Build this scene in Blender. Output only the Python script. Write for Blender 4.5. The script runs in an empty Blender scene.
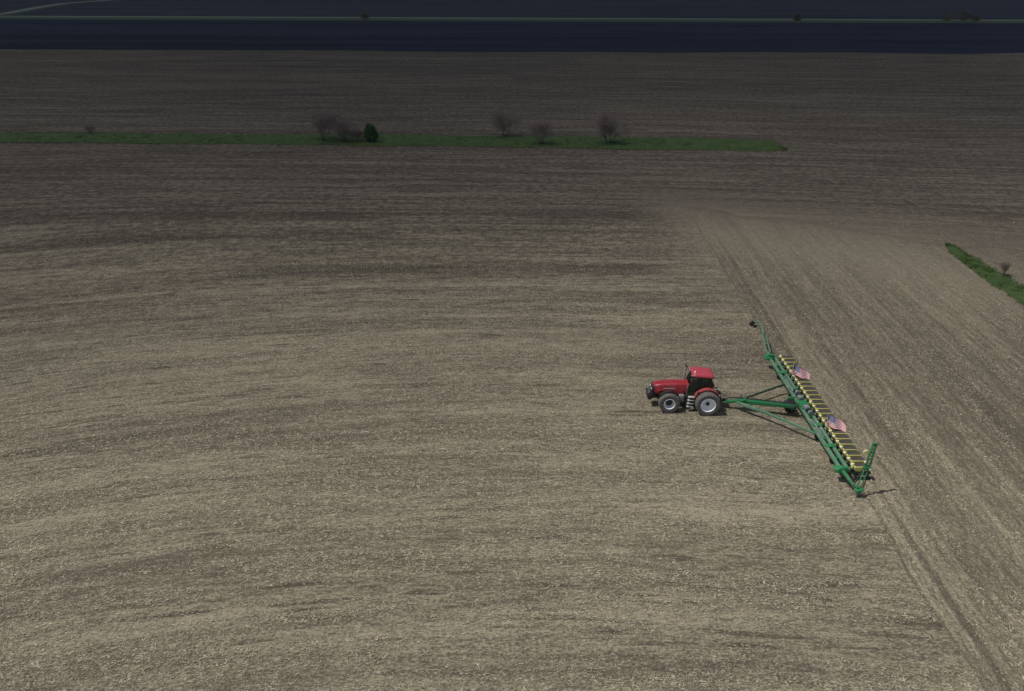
import bpy, bmesh, math, random
import numpy as np
from mathutils import Vector, Matrix, Quaternion

R = math.radians
random.seed(7)
rng = np.random.default_rng(11)
scene = bpy.context.scene
COL = scene.collection

# ------------------------------------------------------------------ camera
W_PX, H_PX, FPX, HOR = 1024, 691, 830.0, -45.0
CAM_H = 33.6
PITCH = math.atan((H_PX / 2 - HOR) / FPX)
CP, TP = math.cos(PITCH), math.tan(PITCH)

def G(px, py, z=0.0):
    """ground (or height z) point seen at a picture point: used to survey the place once"""
    h = CAM_H - z
    Z = h * FPX / (CP * (py - HOR))
    return Vector(((px - W_PX / 2) * Z / FPX, Z / CP - h * TP, z))

cam = bpy.data.cameras.new('camera')
cam.sensor_width = 36.0
cam.lens = FPX / W_PX * 36.0
cam.clip_start, cam.clip_end = 0.5, 12000
cam_o = bpy.data.objects.new('camera', cam)
cam_o.location = (0, 0, CAM_H)
cam_o.rotation_euler = (R(90) - PITCH, 0, 0)
COL.objects.link(cam_o)
scene.camera = cam_o

# ------------------------------------------------------------------ light
SUN_DIR = Vector((0.56, 0.11, -1.0)).normalized()
EL = math.asin(-SUN_DIR.z)
AZ = math.atan2(-SUN_DIR.x, -SUN_DIR.y)
sun = bpy.data.lights.new('sun', 'SUN')
sun.energy = 4.75
sun.angle = R(0.53)
sun.color = (1.0, 0.95, 0.87)
sun_o = bpy.data.objects.new('sun', sun)
sun_o.rotation_euler = SUN_DIR.to_track_quat('-Z', 'Y').to_euler()
sun_o.location = (-100, -30, 200)
COL.objects.link(sun_o)

world = bpy.data.worlds.new('World')
scene.world = world
world.use_nodes = True
wn = world.node_tree
bg = wn.nodes['Background']
sky = wn.nodes.new('ShaderNodeTexSky')
sky.sky_type = 'NISHITA'
sky.sun_disc = False
sky.sun_elevation = EL
sky.sun_rotation = AZ
sky.air_density = 1.0
sky.dust_density = 1.0
wn.links.new(sky.outputs[0], bg.inputs[0])
bg.inputs[1].default_value = 0.065

vs = scene.view_settings
vs.view_transform = 'Standard'
vs.look = 'None'
vs.exposure = 0.13
vs.gamma = 1.0
vs.use_curve_mapping = False

# ------------------------------------------------------------------ node helper
class NT:
    def __init__(self, name):
        self.m = bpy.data.materials.new(name)
        self.m.use_nodes = True
        self.t = self.m.node_tree
        self.b = self.t.nodes['Principled BSDF']
        self.out = self.t.nodes['Material Output']
        self.pos = None
    def put(self, sock, v):
        if isinstance(v, bpy.types.NodeSocket):
            self.t.links.new(v, sock)
        elif isinstance(v, (tuple, list)) and len(v) == 3 and sock.type == 'RGBA':
            sock.default_value = (*v, 1)
        else:
            sock.default_value = v
    def math(self, op, a, b=0.0, c=None, clamp=False):
        n = self.t.nodes.new('ShaderNodeMath'); n.operation = op; n.use_clamp = clamp
        self.put(n.inputs[0], a); self.put(n.inputs[1], b)
        if c is not None: self.put(n.inputs[2], c)
        return n.outputs[0]
    def add(self, a, b): return self.math('ADD', a, b)
    def mul(self, a, b): return self.math('MULTIPLY', a, b)
    def sub(self, a, b): return self.math('SUBTRACT', a, b)
    def step(self, x, lo, hi, a=0.0, b=1.0):
        n = self.t.nodes.new('ShaderNodeMapRange'); n.interpolation_type = 'SMOOTHSTEP'
        self.put(n.inputs['Value'], x)
        n.inputs['From Min'].default_value = lo; n.inputs['From Max'].default_value = hi
        n.inputs['To Min'].default_value = a; n.inputs['To Max'].default_value = b
        return n.outputs[0]
    def lin(self, x, lo, hi, a=0.0, b=1.0):
        n = self.t.nodes.new('ShaderNodeMapRange')
        self.put(n.inputs['Value'], x)
        n.inputs['From Min'].default_value = lo; n.inputs['From Max'].default_value = hi
        n.inputs['To Min'].default_value = a; n.inputs['To Max'].default_value = b
        return n.outputs[0]
    def vec(self, x=0.0, y=0.0, z=0.0):
        n = self.t.nodes.new('ShaderNodeCombineXYZ')
        self.put(n.inputs[0], x); self.put(n.inputs[1], y); self.put(n.inputs[2], z)
        return n.outputs[0]
    def xyz(self):
        g = self.t.nodes.new('ShaderNodeNewGeometry')
        s = self.t.nodes.new('ShaderNodeSeparateXYZ')
        self.t.links.new(g.outputs['Position'], s.inputs[0])
        self.pos = g.outputs['Position']
        return s.outputs[0], s.outputs[1], s.outputs[2]
    def objco(self):
        n = self.t.nodes.new('ShaderNodeTexCoord'); return n.outputs['Object']
    def noise(self, v, scale=1.0, detail=3.0, rough=0.55):
        n = self.t.nodes.new('ShaderNodeTexNoise')
        n.inputs['Scale'].default_value = scale; n.inputs['Detail'].default_value = detail
        n.inputs['Roughness'].default_value = rough
        if v is not None: self.put(n.inputs['Vector'], v)
        return n.outputs[0]
    def mix(self, f, a, b, mode='MIX'):
        n = self.t.nodes.new('ShaderNodeMix'); n.data_type = 'RGBA'; n.blend_type = mode
        self.put(n.inputs[0], f); self.put(n.inputs[6], a); self.put(n.inputs[7], b)
        return n.outputs[2]
    def mixf(self, f, a, b):
        n = self.t.nodes.new('ShaderNodeMix'); n.data_type = 'FLOAT'
        self.put(n.inputs[0], f); self.put(n.inputs[2], a); self.put(n.inputs[3], b)
        return n.outputs[0]
    def bump(self, h, strength, dist):
        n = self.t.nodes.new('ShaderNodeBump')
        n.inputs['Strength'].default_value = strength; n.inputs['Distance'].default_value = dist
        self.put(n.inputs['Height'], h)
        self.t.links.new(n.outputs[0], self.b.inputs['Normal'])
    def color(self, c): self.put(self.b.inputs['Base Color'], c)
    def set(self, **kw):
        for k, v in kw.items(): self.put(self.b.inputs[k.replace('_', ' ')], v)

def mat(name, col, rough=0.6, metal=0.0, dirt=0.25, dirt_col=(.16, .14, .11), scale=3.0, spec=0.5, var=0.15, coat=0.0):
    """painted / plain material with dust and tone variation"""
    n = NT(name)
    oc = n.objco()
    a = n.noise(oc, scale, 5, .6)
    b = n.noise(oc, scale * 6, 3, .6)
    lo = tuple(c * (1 - var) for c in col); hi = tuple(min(1, c * (1 + var)) for c in col)
    c = n.mix(b, lo, hi)
    f = n.mul(n.step(a, .42, .72), dirt)
    n.color(n.mix(f, c, dirt_col))
    n.set(Roughness=n.lin(a, .3, .7, rough * .85, min(1, rough * 1.2)), Metallic=metal)
    n.b.inputs['Specular IOR Level'].default_value = spec
    if coat: n.b.inputs['Coat Weight'].default_value = coat
    return n.m

# ------------------------------------------------------------------ field materials
def field_coords(n):
    x, y, z = n.xyz()
    return x, y

def stubble():
    n = NT('stubble_soil')
    x, y = field_coords(n)
    # slow wobble so that rows are never ruler straight
    wob = n.noise(n.vec(n.mul(x, .012), n.mul(y, .02)), 1, 2, .5)
    wob2 = n.noise(n.vec(n.mul(x, .12), n.mul(y, .12)), 1, 2, .5)
    # E-W rows on the contour: they bend towards the near left
    k = n.step(y, 40, 135, .0040, .0003)
    dx = n.math('MAXIMUM', n.sub(8.0, x), 0.0)
    dx = n.math('MINIMUM', dx, 110.0)
    bend = n.mul(k, n.mul(dx, dx))
    dr = n.math('MAXIMUM', n.sub(x, 8.0), 0.0)
    dr = n.math('MINIMUM', dr, 60.0)
    bend = n.add(bend, n.mul(n.mul(dr, dr), .0012))
    s_ew = n.add(n.add(y, bend), n.add(n.mul(x, .035), n.mul(wob, 5.0)))
    u_ew = x
    # headland: rows run away from the camera
    s_ns = n.add(n.sub(x, n.mul(y, .022)), n.mul(wob, 2.5))
    # north end of the headland slants
    db = n.sub(y, n.sub(131.0, n.mul(x, .5)))
    hb = n.step(n.add(db, n.mul(n.sub(wob2, .5), 9.0)), -1.2, .8, 1.0, 0.0)
    head = n.mul(n.step(n.add(n.sub(x, n.mul(y, .02)), n.mul(n.sub(wob2, .5), 1.4)), 23.1, 23.4), hb)
    s = n.mixf(head, s_ew, s_ns)
    u = n.mixf(head, u_ew, y)

    def st(us, ss, det=3.0, rough=.55, z=0.0):
        return n.noise(n.vec(n.mul(u, us), n.mul(s, ss), z), 1, det, rough)
    big = n.noise(n.vec(n.mul(u, .012), n.mul(s, .05)), 1, 4, .55)
    band = st(.018, .16, 3, .6, 3.1)
    streak = st(.06, .75, 4, .6, 7.7)
    fine = st(.45, 2.6, 3, .65, 1.3)
    dash = st(.20, 2.0, 3, .5, 9.2)
    fleck = st(3.2, 8.0, 4, .75, 5.5)
    fleck2 = n.noise(n.vec(n.mul(x, 5.5), n.mul(y, 7.0), 2.0), 1, 4, .75)
    clod = n.noise(n.vec(n.mul(x, 4.2), n.mul(y, 4.2), 4.0), 1, 4, .65)
    # residue cover
    far = n.step(y, 70, 150, 0.0, 1.0)
    mid = st(.03, .42, 3, .6, 12.0)
    cover = n.add(n.mul(n.sub(big, .5), .75), n.mul(n.sub(band, .5), .55))
    cover = n.add(cover, n.mul(n.sub(mid, .5), .55))
    cover = n.add(cover, n.mul(n.sub(streak, .5), .62))
    cover = n.add(cover, n.mul(n.sub(fine, .5), .75))
    cover = n.add(cover, n.mul(n.sub(fleck, .5), 1.8))
    cover = n.add(cover, n.mul(n.sub(fleck2, .5), 1.9))
    cover = n.add(cover, n.mul(far, -.10))
    cover = n.add(cover, n.mul(n.mul(n.step(dash, .57, .66), n.step(band, .42, .58)), n.mul(n.sub(1.0, n.mul(head, .7)), -.36)))
    farline = n.noise(n.vec(n.mul(u, .007), n.mul(s, .36), 21.0), 1, 4, .7)
    farline2 = n.noise(n.vec(n.mul(u, .05), n.mul(s, .8), 23.0), 1, 3, .7)
    fl = n.add(n.mul(n.sub(farline, .5), 1.5), n.mul(n.sub(farline2, .5), 2.3))
    grain = n.noise(n.vec(n.mul(u, .9), n.mul(s, 1.0), 31.0), 1, 2, .8)
    fl = n.add(n.mul(fl, .8), n.mul(n.sub(grain, .5), 2.3))
    cover = n.add(cover, n.mul(fl, n.step(y, 60, 130, .12, 1.0)))
    for sc, hw, amp, xa, xb in ((95.4, 1.7, .34, -40, 22), (107.5, 1.2, .22, -90, -8), (118, 1.6, .18, -80, 30), (84.5, .7, .22, -75, -30), (61, .5, .2, -60, -20)):
        bd = n.step(n.math('ABSOLUTE', n.sub(s_ew, sc)), hw * .4, hw * 1.8, amp, 0.0)
        bd = n.mul(bd, n.mul(n.step(x, xa, xa + 14), n.step(x, xb - 10, xb, 1.0, 0.0)))
        cover = n.sub(cover, n.mul(bd, n.sub(1.0, head)))
    rows = n.math('SINE', n.mul(s_ns, 2 * math.pi / .762))
    cover = n.add(cover, n.mul(n.mul(rows, head), .07))
    # bright turned band at the north end of the headland and beside the last pass
    soft = n.mul(n.step(db, -42, -10), n.step(db, 4, 22, 1.0, 0.0))
    soft = n.mul(soft, n.step(x, 14, 25))
    cover = n.mul(cover, n.sub(1.0, n.mul(soft, .72)))
    cover = n.mul(cover, n.sub(1.0, n.mul(head, .25)))
    nb = n.mul(n.step(db, -34, -8), n.step(db, -5, 16, 1.0, 0.0))
    nb = n.mul(nb, n.step(x, 16, 27)); nb = n.mul(nb, n.step(x, 44, 64, 1.0, 0.0))
    cover = n.add(cover, n.mul(nb, .17))
    # wheel tracks along the headland edge
    tr = 0.0
    for c, w, a in ((24.45, .30, .30), (25.6, .22, .10), (28.0, .30, .20), (30.1, .25, .13), (33.2, .30, .14), (37.5, .3, .16), (41, .3, .12), (46.5, .4, .14)):
        d = n.math('ABSOLUTE', n.sub(n.add(s_ns, -1.25), c))
        t = n.mul(n.step(d, w * .5, w * 1.5, 1.0, 0.0), a)
        tr = n.add(tr, t)
    tr = n.mul(tr, n.sub(1.0, n.mul(soft, .6)))
    tr = n.mul(tr, n.mul(head, n.step(streak, .38, .62, .12, .75)))
    cover = n.sub(cover, tr)
    cover = n.sub(cover, n.mul(n.mul(head, n.step(n.add(x, n.mul(n.sub(big, .5), 20)), 27, 40)), n.step(y, 60, 90, .16, .02)))
    f = n.lin(cover, -.62, .62)
    f = n.math('ADD', f, 0.0, clamp=True)
    soil_d = (.070, .059, .045)
    soil = n.mix(clod, (.100, .086, .063), (.145, .127, .096))
    straw = n.mix(fleck2, (.270, .239, .170), (.350, .314, .230))
    c = n.mix(n.step(f, .0, .42), soil_d, soil)
    c = n.mix(n.step(f, .32, .86), c, straw)
    # loose pale flecks and dark holes
    c = n.mix(n.mul(n.step(fleck, .62, .74), .55), c, (.43, .39, .31))
    c = n.mix(n.mul(n.step(clod, .27, .36, 1.0, 0.0), .6), c, (.04, .034, .028))
    pit = n.noise(n.vec(n.mul(x, 7.0), n.mul(y, 7.0), 14.0), 1, 2, .5)
    c = n.mix(n.mul(n.step(pit, .28, .35, 1.0, 0.0), .8), c, (.022, .019, .016))
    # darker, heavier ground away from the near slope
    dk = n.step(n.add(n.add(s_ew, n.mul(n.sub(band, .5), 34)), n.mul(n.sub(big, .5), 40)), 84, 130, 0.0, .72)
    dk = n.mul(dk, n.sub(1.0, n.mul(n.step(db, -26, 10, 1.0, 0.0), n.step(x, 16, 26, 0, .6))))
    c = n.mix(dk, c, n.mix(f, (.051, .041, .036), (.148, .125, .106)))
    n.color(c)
    n.set(Roughness=.95)
    n.b.inputs['Specular IOR Level'].default_value = .15
    hgt = n.add(n.mul(clod, .5), n.add(n.mul(fleck2, .35), n.mul(fine, .5)))
    n.bump(hgt, .8, .18)
    return n.m

def plowed(name, lo, hi, tilt):
    n = NT(name)
    x, y = field_coords(n)
    s = n.add(y, n.mul(x, tilt))
    a = n.noise(n.vec(n.mul(x, .003), n.mul(s, .05)), 1, 4, .6)
    b = n.noise(n.vec(n.mul(x, .02), n.mul(s, .22), 3.0), 1, 4, .6)
    c = n.noise(n.vec(n.mul(x, .5), n.mul(s, .9), 5.0), 1, 3, .6)
    f = n.add(n.mul(a, .5), n.add(n.mul(b, .35), n.mul(c, .25)))
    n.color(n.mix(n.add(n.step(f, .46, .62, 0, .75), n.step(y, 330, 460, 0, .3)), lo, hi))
    n.set(Roughness=.95); n.b.inputs['Specular IOR Level'].default_value = .15
    n.bump(c, .6, .3)
    return n.m

def grass_mat(name, lo, hi, dry, amt):
    n = NT(name)
    x, y = field_coords(n)
    a = n.noise(n.vec(n.mul(x, .10), n.mul(y, .3)), 1, 4, .6)
    b = n.noise(n.vec(n.mul(x, .9), n.mul(y, .9), 2.0), 1, 3, .6)
    c = n.mix(a, lo, hi)
    c = n.mix(n.mul(n.step(b, .55, .75), amt), c, dry)
    n.color(c); n.set(Roughness=.8); n.b.inputs['Specular IOR Level'].default_value = .2
    n.bump(b, .35, .1)
    return n.m

def gravel_mat(name, lo, hi):
    n = NT(name)
    x, y = field_coords(n)
    a = n.noise(n.vec(n.mul(x, .05), n.mul(y, .05)), 1, 5, .6)
    b = n.noise(n.vec(n.mul(x, 3), n.mul(y, 3)), 1, 2, .6)
    n.color(n.mix(n.add(n.mul(a, .7), n.mul(b, .3)), lo, hi)); n.set(Roughness=.95)
    n.bump(b, .5, .05)
    return n.m

M = {}
M['stubble'] = stubble()
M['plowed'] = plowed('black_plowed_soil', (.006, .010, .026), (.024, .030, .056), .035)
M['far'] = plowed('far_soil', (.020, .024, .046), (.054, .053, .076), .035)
M['grass'] = grass_mat('green_grass', (.042, .074, .022), (.060, .100, .030), (.16, .16, .085), .5)
M['blade'] = grass_mat('grass_blades', (.046, .082, .022), (.066, .106, .031), (.17, .16, .085), .35)
M['verge'] = grass_mat('roadside_grass', (.045, .080, .040), (.085, .115, .060), (.14, .14, .09), .4)
M['gravel'] = gravel_mat('pale_gravel', (.20, .225, .19), (.29, .31, .26))
M['red'] = mat('red_paint', (.29, .012, .024), .42, 0, .28, (.22, .11, .10), 1.6, .5, .10, .25)
M['red_fender'] = mat('dusty_red_paint', (.32, .035, .040), .55, 0, .55, (.22, .14, .11), 2.2)
M['roof_red'] = mat('roof_paint', (.40, .045, .070), .5, 0, .15, (.25, .14, .12), 1.5)
M['black'] = mat('black_plastic', (.016, .016, .018), .5, 0, .25, (.10, .09, .075), 3)
M['chassis'] = mat('dark_cast_iron', (.030, .029, .030), .6, 0, .4, (.12, .105, .085), 3)
M['rubber'] = mat('dusty_rubber', (.115, .111, .108), .9, 0, .8, (.17, .155, .14), 2.4, .2)
M['rim'] = mat('pale_grey_rim', (.86, .87, .89), .45, 0, .12, (.6, .57, .53), 2.5)
M['steel'] = mat('bright_steel', (.55, .55, .56), .35, .7, .2, (.3, .28, .25), 4)
M['grey'] = mat('grey_paint', (.20, .21, .22), .5, 0, .3, (.2, .18, .15), 3)
M['lamp'] = mat('lamp_lens', (.42, .43, .44), .15, 0, .05)
M['decal'] = mat('pale_decal', (.62, .60, .58), .4, 0, .1)
M['green'] = mat('implement_green_paint', (.022, .185, .068), .42, 0, .35, (.17, .19, .14), 1.2, .5, .15, .15)
M['dark_green'] = mat('dark_green_paint', (.015, .062, .032), .5, 0, .3, (.12, .12, .09), 1.5)
M['frame'] = mat('dusty_green_paint', (.085, .205, .130), .5, 0, .7, (.25, .28, .225), 1.1)
M['yellow'] = mat('yellow_plastic', (.76, .70, .24), .55, 0, .4, (.46, .43, .27), 4)
M['pale_yellow'] = mat('pale_yellow_plastic', (.70, .67, .34), .5, 0, .25, (.5, .47, .3), 4)
M['lid'] = mat('black_lid', (.034, .033, .034), .5, 0, .5, (.11, .10, .085), 3)
M['hose'] = mat('black_hose', (.014, .016, .020), .45, 0, .2)
M['white'] = mat('white_plate', (.78, .78, .74), .5, 0, .15, (.5, .46, .38), 5)
M['bark'] = mat('grey_bark', (.105, .088, .082), .9, 0, .3, (.06, .05, .046), 2)
M['twig'] = mat('bare_twigs', (.20, .165, .145), .9, 0, .3, (.09, .07, .066), 1)
M['cedar'] = mat('dark_evergreen', (.055, .105, .034), .8, 0, .4, (.05, .085, .03), 1.2)
M['budding'] = mat('olive_buds', (.15, .16, .12), .8, 0, .4, (.10, .085, .05), 1.2)
M['pole'] = mat('flagpole_white', (.62, .62, .60), .4, .2, .1)
M['flag_red'] = mat('flag_red', (.40, .07, .085), .8, 0, 0, var=.06)
M['flag_white'] = mat('flag_white', (.60, .53, .53), .8, 0, 0, var=.04)
M['flag_blue'] = mat('flag_blue', (.070, .080, .19), .8, 0, 0, var=.06)
M['step'] = mat('worn_step_metal', (.42, .42, .42), .5, 0, .4, (.25, .22, .19), 4)
M['seat'] = mat('seat_cloth', (.05, .06, .10), .8, 0, .1)

g = NT('tinted_glass')
g.color((.10, .16, .16)); g.set(Roughness=.06)
g.b.inputs['Transmission Weight'].default_value = .0
g.b.inputs['Alpha'].default_value = 1.0
tr_ = g.t.nodes.new('ShaderNodeBsdfTransparent'); tr_.inputs[0].default_value = (.58, .74, .72, 1)
gl_ = g.t.nodes.new('ShaderNodeBsdfGlossy'); gl_.inputs['Roughness'].default_value = .05
fr_ = g.t.nodes.new('ShaderNodeFresnel'); fr_.inputs[0].default_value = 1.5
mx_ = g.t.nodes.new('ShaderNodeMixShader')
g.t.links.new(fr_.outputs[0], mx_.inputs[0]); g.t.links.new(tr_.outputs[0], mx_.inputs[1]); g.t.links.new(gl_.outputs[0], mx_.inputs[2])
g.t.links.new(mx_.outputs[0], g.out.inputs['Surface'])
M['glass'] = g.m

# ------------------------------------------------------------------ mesh helper
class MB:
    def __init__(self): self.v = []; self.f = []
    def quadset(self, vs, fs):
        o = len(self.v); self.v += [tuple(p) for p in vs]; self.f += [tuple(i + o for i in f) for f in fs]
    def box(self, c, size, rot=None):
        hx, hy, hz = (s / 2 for s in size)
        ps = [Vector((sx * hx, sy * hy, sz * hz)) for sz in (-1, 1) for sx, sy in ((-1, -1), (1, -1), (1, 1), (-1, 1))]
        if rot is not None: ps = [rot @ p for p in ps]
        ps = [p + Vector(c) for p in ps]
        self.quadset(ps, [(3, 2, 1, 0), (4, 5, 6, 7), (0, 1, 5, 4), (1, 2, 6, 5), (2, 3, 7, 6), (3, 0, 4, 7)])
        return self
    def bar(self, p, q, w, h=None):
        h = w if h is None else h
        p, q = Vector(p), Vector(q); d = (q - p)
        x = d.normalized()
        up = Vector((0, 0, 1)) if abs(x.z) < .95 else Vector((1, 0, 0))
        y = up.cross(x).normalized(); z = x.cross(y)
        rot = Matrix((x, y, z)).transposed()
        return self.box((p + q) / 2, (d.length, w, h), rot)
    def tube(self, p, q, r, r2=None, n=10, caps=True):
        r2 = r if r2 is None else r2
        p, q = Vector(p), Vector(q); x = (q - p).normalized()
        up = Vector((0, 0, 1)) if abs(x.z) < .95 else Vector((1, 0, 0))
        y = up.cross(x).normalized(); z = x.cross(y)
        vs = [];
        for c, rr in ((p, r), (q, r2)):
            for i in range(n):
                a = 2 * math.pi * i / n
                vs.append(c + y * math.cos(a) * rr + z * math.sin(a) * rr)
        fs = [(i, (i + 1) % n, n + (i + 1) % n, n + i) for i in range(n)]
        if caps: fs += [tuple(range(n - 1, -1, -1)), tuple(range(n, 2 * n))]
        self.quadset(vs, fs); return self
    def path(self, pts, r, n=8):
        for a, b in zip(pts, pts[1:]): self.tube(a, b, r, r, n)
        return self
    def lathe(self, prof, c=(0, 0, 0), n=28, axis='y', close=False):
        """prof: (radius, offset along axis)"""
        vs, fs = [], []
        for r, o in prof:
            for i in range(n):
                a = 2 * math.pi * i / n
                if axis == 'y': p = (r * math.cos(a), o, r * math.sin(a))
                elif axis == 'z': p = (r * math.cos(a), r * math.sin(a), o)
                else: p = (o, r * math.cos(a), r * math.sin(a))
                vs.append(Vector(p) + Vector(c))
        m = len(prof)
        for j in range(m - 1 + (1 if close else 0)):
            j2 = (j + 1) % m
            for i in range(n):
                fs.append((j * n + i, j * n + (i + 1) % n, j2 * n + (i + 1) % n, j2 * n + i))
        self.quadset(vs, fs); return self
    def prism(self, poly, y0, y1, axis='y'):
        n = len(poly)
        if axis == 'y': vs = [(a, y0, b) for a, b in poly] + [(a, y1, b) for a, b in poly]
        elif axis == 'x': vs = [(y0, a, b) for a, b in poly] + [(y1, a, b) for a, b in poly]
        else: vs = [(a, b, y0) for a, b in poly] + [(a, b, y1) for a, b in poly]
        fs = [tuple(range(n)), tuple(range(2 * n - 1, n - 1, -1))] + [(i, n + i, n + (i + 1) % n, (i + 1) % n) for i in range(n)]
        self.quadset(vs, fs); return self
    def loft(self, rings):
        n = len(rings[0]); vs = [p for r in rings for p in r]; fs = []
        for j in range(len(rings) - 1):
            for i in range(n):
                fs.append((j * n + i, j * n + (i + 1) % n, (j + 1) * n + (i + 1) % n, (j + 1) * n + i))
        fs += [tuple(range(n - 1, -1, -1)), tuple(range((len(rings) - 1) * n, len(rings) * n))]
        self.quadset(vs, fs); return self
    def build(self, name, material, parent=None, bevel=0.0, smooth=True, segs=2, angle=40):
        me = bpy.data.meshes.new(name)
        bm = bmesh.new()
        vv = [bm.verts.new(p) for p in self.v]
        for f in self.f:
            try: bm.faces.new([vv[i] for i in f])
            except ValueError: pass
        bmesh.ops.recalc_face_normals(bm, faces=bm.faces)
        if bevel:
            es = [e for e in bm.edges if len(e.link_faces) == 2 and e.calc_face_angle(0) > R(30)]
            bmesh.ops.bevel(bm, geom=es, offset=bevel, segments=segs, profile=.5, affect='EDGES', clamp_overlap=True)
        bm.to_mesh(me); bm.free()
        me.materials.append(material)
        if smooth:
            me.polygons.foreach_set('use_smooth', [True] * len(me.polygons))
            me.set_sharp_from_angle(angle=R(angle))
        o = bpy.data.objects.new(name, me)
        COL.objects.link(o)
        if parent is not None: o.parent = parent
        return o

def raw(name, verts, faces_per, nper, material, parent=None):
    """numpy mesh: verts (N,3), faces (F,nper)"""
    me = bpy.data.meshes.new(name)
    F = len(faces_per)
    me.vertices.add(len(verts)); me.vertices.foreach_set('co', np.ascontiguousarray(verts, dtype=np.float32).ravel())
    me.loops.add(F * nper); me.loops.foreach_set('vertex_index', np.ascontiguousarray(faces_per, dtype=np.int32).ravel())
    me.polygons.add(F); me.polygons.foreach_set('loop_start', np.arange(0, F * nper, nper, dtype=np.int32))
    me.update(calc_edges=True)
    me.materials.append(material)
    o = bpy.data.objects.new(name, me); COL.objects.link(o)
    if parent is not None: o.parent = parent
    return o

def empty(name, loc, rz=0.0):
    o = bpy.data.objects.new(name, None); COL.objects.link(o)
    o.location = loc; o.rotation_euler = (0, 0, rz); o.empty_display_size = .3
    return o

def tag(o, label=None, cat=None, group=None, kind=None):
    if label: o['label'] = label
    if cat: o['category'] = cat
    if group: o['group'] = group
    if kind: o['kind'] = kind
    return o

def copy_tree(o, parent=None):
    kids = list(o.children)
    c = o.copy(); COL.objects.link(c); c.parent = parent
    for k in kids: copy_tree(k, c)
    return c

def vnoise(x, y, seed=0):
    xi = np.floor(x).astype(np.int64); yi = np.floor(y).astype(np.int64)
    fx = x - xi; fy = y - yi
    fx = fx * fx * (3 - 2 * fx); fy = fy * fy * (3 - 2 * fy)
    def h(a, b):
        n = (a * 374761393 + b * 668265263 + seed * 974711) & 0x7fffffff
        n = ((n ^ (n >> 13)) * 1274126177) & 0x7fffffff
        return ((n ^ (n >> 16)) & 0xffff) / 65535.0
    return (h(xi, yi) * (1 - fx) + h(xi + 1, yi) * fx) * (1 - fy) + (h(xi, yi + 1) * (1 - fx) + h(xi + 1, yi + 1) * fx) * fy

# ------------------------------------------------------------------ the setting
def sheet(name, pts, z, material, label, kind='structure'):
    me = bpy.data.meshes.new(name)
    me.from_pydata([(p[0], p[1], z) for p in pts], [], [tuple(range(len(pts)))])
    me.materials.append(material)
    o = bpy.data.objects.new(name, me); COL.objects.link(o)
    # face up
    if me.polygons[0].normal.z < 0: me.flip_normals()
    return tag(o, label, None, None, kind)

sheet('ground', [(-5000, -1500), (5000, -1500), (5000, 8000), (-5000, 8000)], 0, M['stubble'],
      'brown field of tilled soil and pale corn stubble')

# line of a boundary that runs nearly left-right, extended far past the frame
def wline(pl, pr, x0, x1):
    a, b = G(*pl), G(*pr); t = (b.y - a.y) / (b.x - a.x)
    return Vector((x0, a.y + t * (x0 - a.x), 0)), Vector((x1, a.y + t * (x1 - a.x), 0))

def wavy(pl, pr, x0, x1, n=80, amp=1.2, seed=1):
    a, b = wline(pl, pr, x0, x1)
    xs = np.linspace(x0, x1, n)
    ys = a.y + (b.y - a.y) * (xs - x0) / (x1 - x0) + (vnoise(xs * .03, xs * 0 + 3.3, seed) - .5) * 2 * amp
    return [(float(x), float(y)) for x, y in zip(xs, ys)]

edge = wavy((0, 49.6), (1024, 53.6), -900, 900, 160, 4.5, 1)
ra, rb = wline((0, 16.4), (1024, 20.6), -900, 900)
roadlow = [(ra.x, ra.y - 4), (rb.x, rb.y - 4)]
sheet('plowed_field', edge + [(rb.x, rb.y - 14), (ra.x, ra.y - 14)], .03, M['plowed'],
      'nearly black freshly plowed field below the far road')
sheet('road_verge', [(ra.x, ra.y - 22), (rb.x, rb.y - 22), (rb.x, rb.y + 13), (ra.x, ra.y + 13)], .06, M['verge'],
      'dull green grass ditch along the far gravel road')
sheet('far_field', [(ra.x, ra.y + 8), (rb.x, rb.y + 8), (3000, 5000), (-3000, 5000)], .09, M['far'],
      'dark bluish bare field beyond the gravel road')
sheet('road', [(ra.x, ra.y - 3), (rb.x, rb.y - 3), (rb.x, rb.y + 3), (ra.x, ra.y + 3)], .12, M['gravel'],
      'pale gravel road running across the far fields')
# curving lane that leaves the road at the far left
lane_c = [G(2, 14.5), G(22, 10.6), G(42, 6.9), G(62, 3.9), G(88, 1.8), G(118, -.4)]
lane_c = [lane_c[0] + Vector((-14, -14, 0))] + lane_c + [lane_c[-1] + Vector((70, 240, 0))]
L, Rr, Lg, Rg = [], [], [], []
for i, p in enumerate(lane_c):
    d = (lane_c[min(i + 1, len(lane_c) - 1)] - lane_c[max(i - 1, 0)]).normalized()
    nrm = Vector((-d.y, d.x, 0))
    L.append(p + nrm * 2.6); Rr.append(p - nrm * 2.6); Lg.append(p + nrm * 6); Rg.append(p - nrm * 8)
def strip_mesh(name, A, B, z, m, label):
    mb = MB()
    for i in range(len(A) - 1):
        mb.quadset([(p.x, p.y, z) for p in (A[i], B[i], B[i + 1], A[i + 1])], [(0, 1, 2, 3)])
    o = mb.build(name, m, smooth=False)
    return tag(o, label, None, None, 'structure')
strip_mesh('lane_verge', Lg, Rg, .15, M['verge'], 'narrow grass edge of the curving farm lane')
strip_mesh('lane', L, Rr, .18, M['gravel'], 'pale gravel farm lane curving away at the far left')

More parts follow.
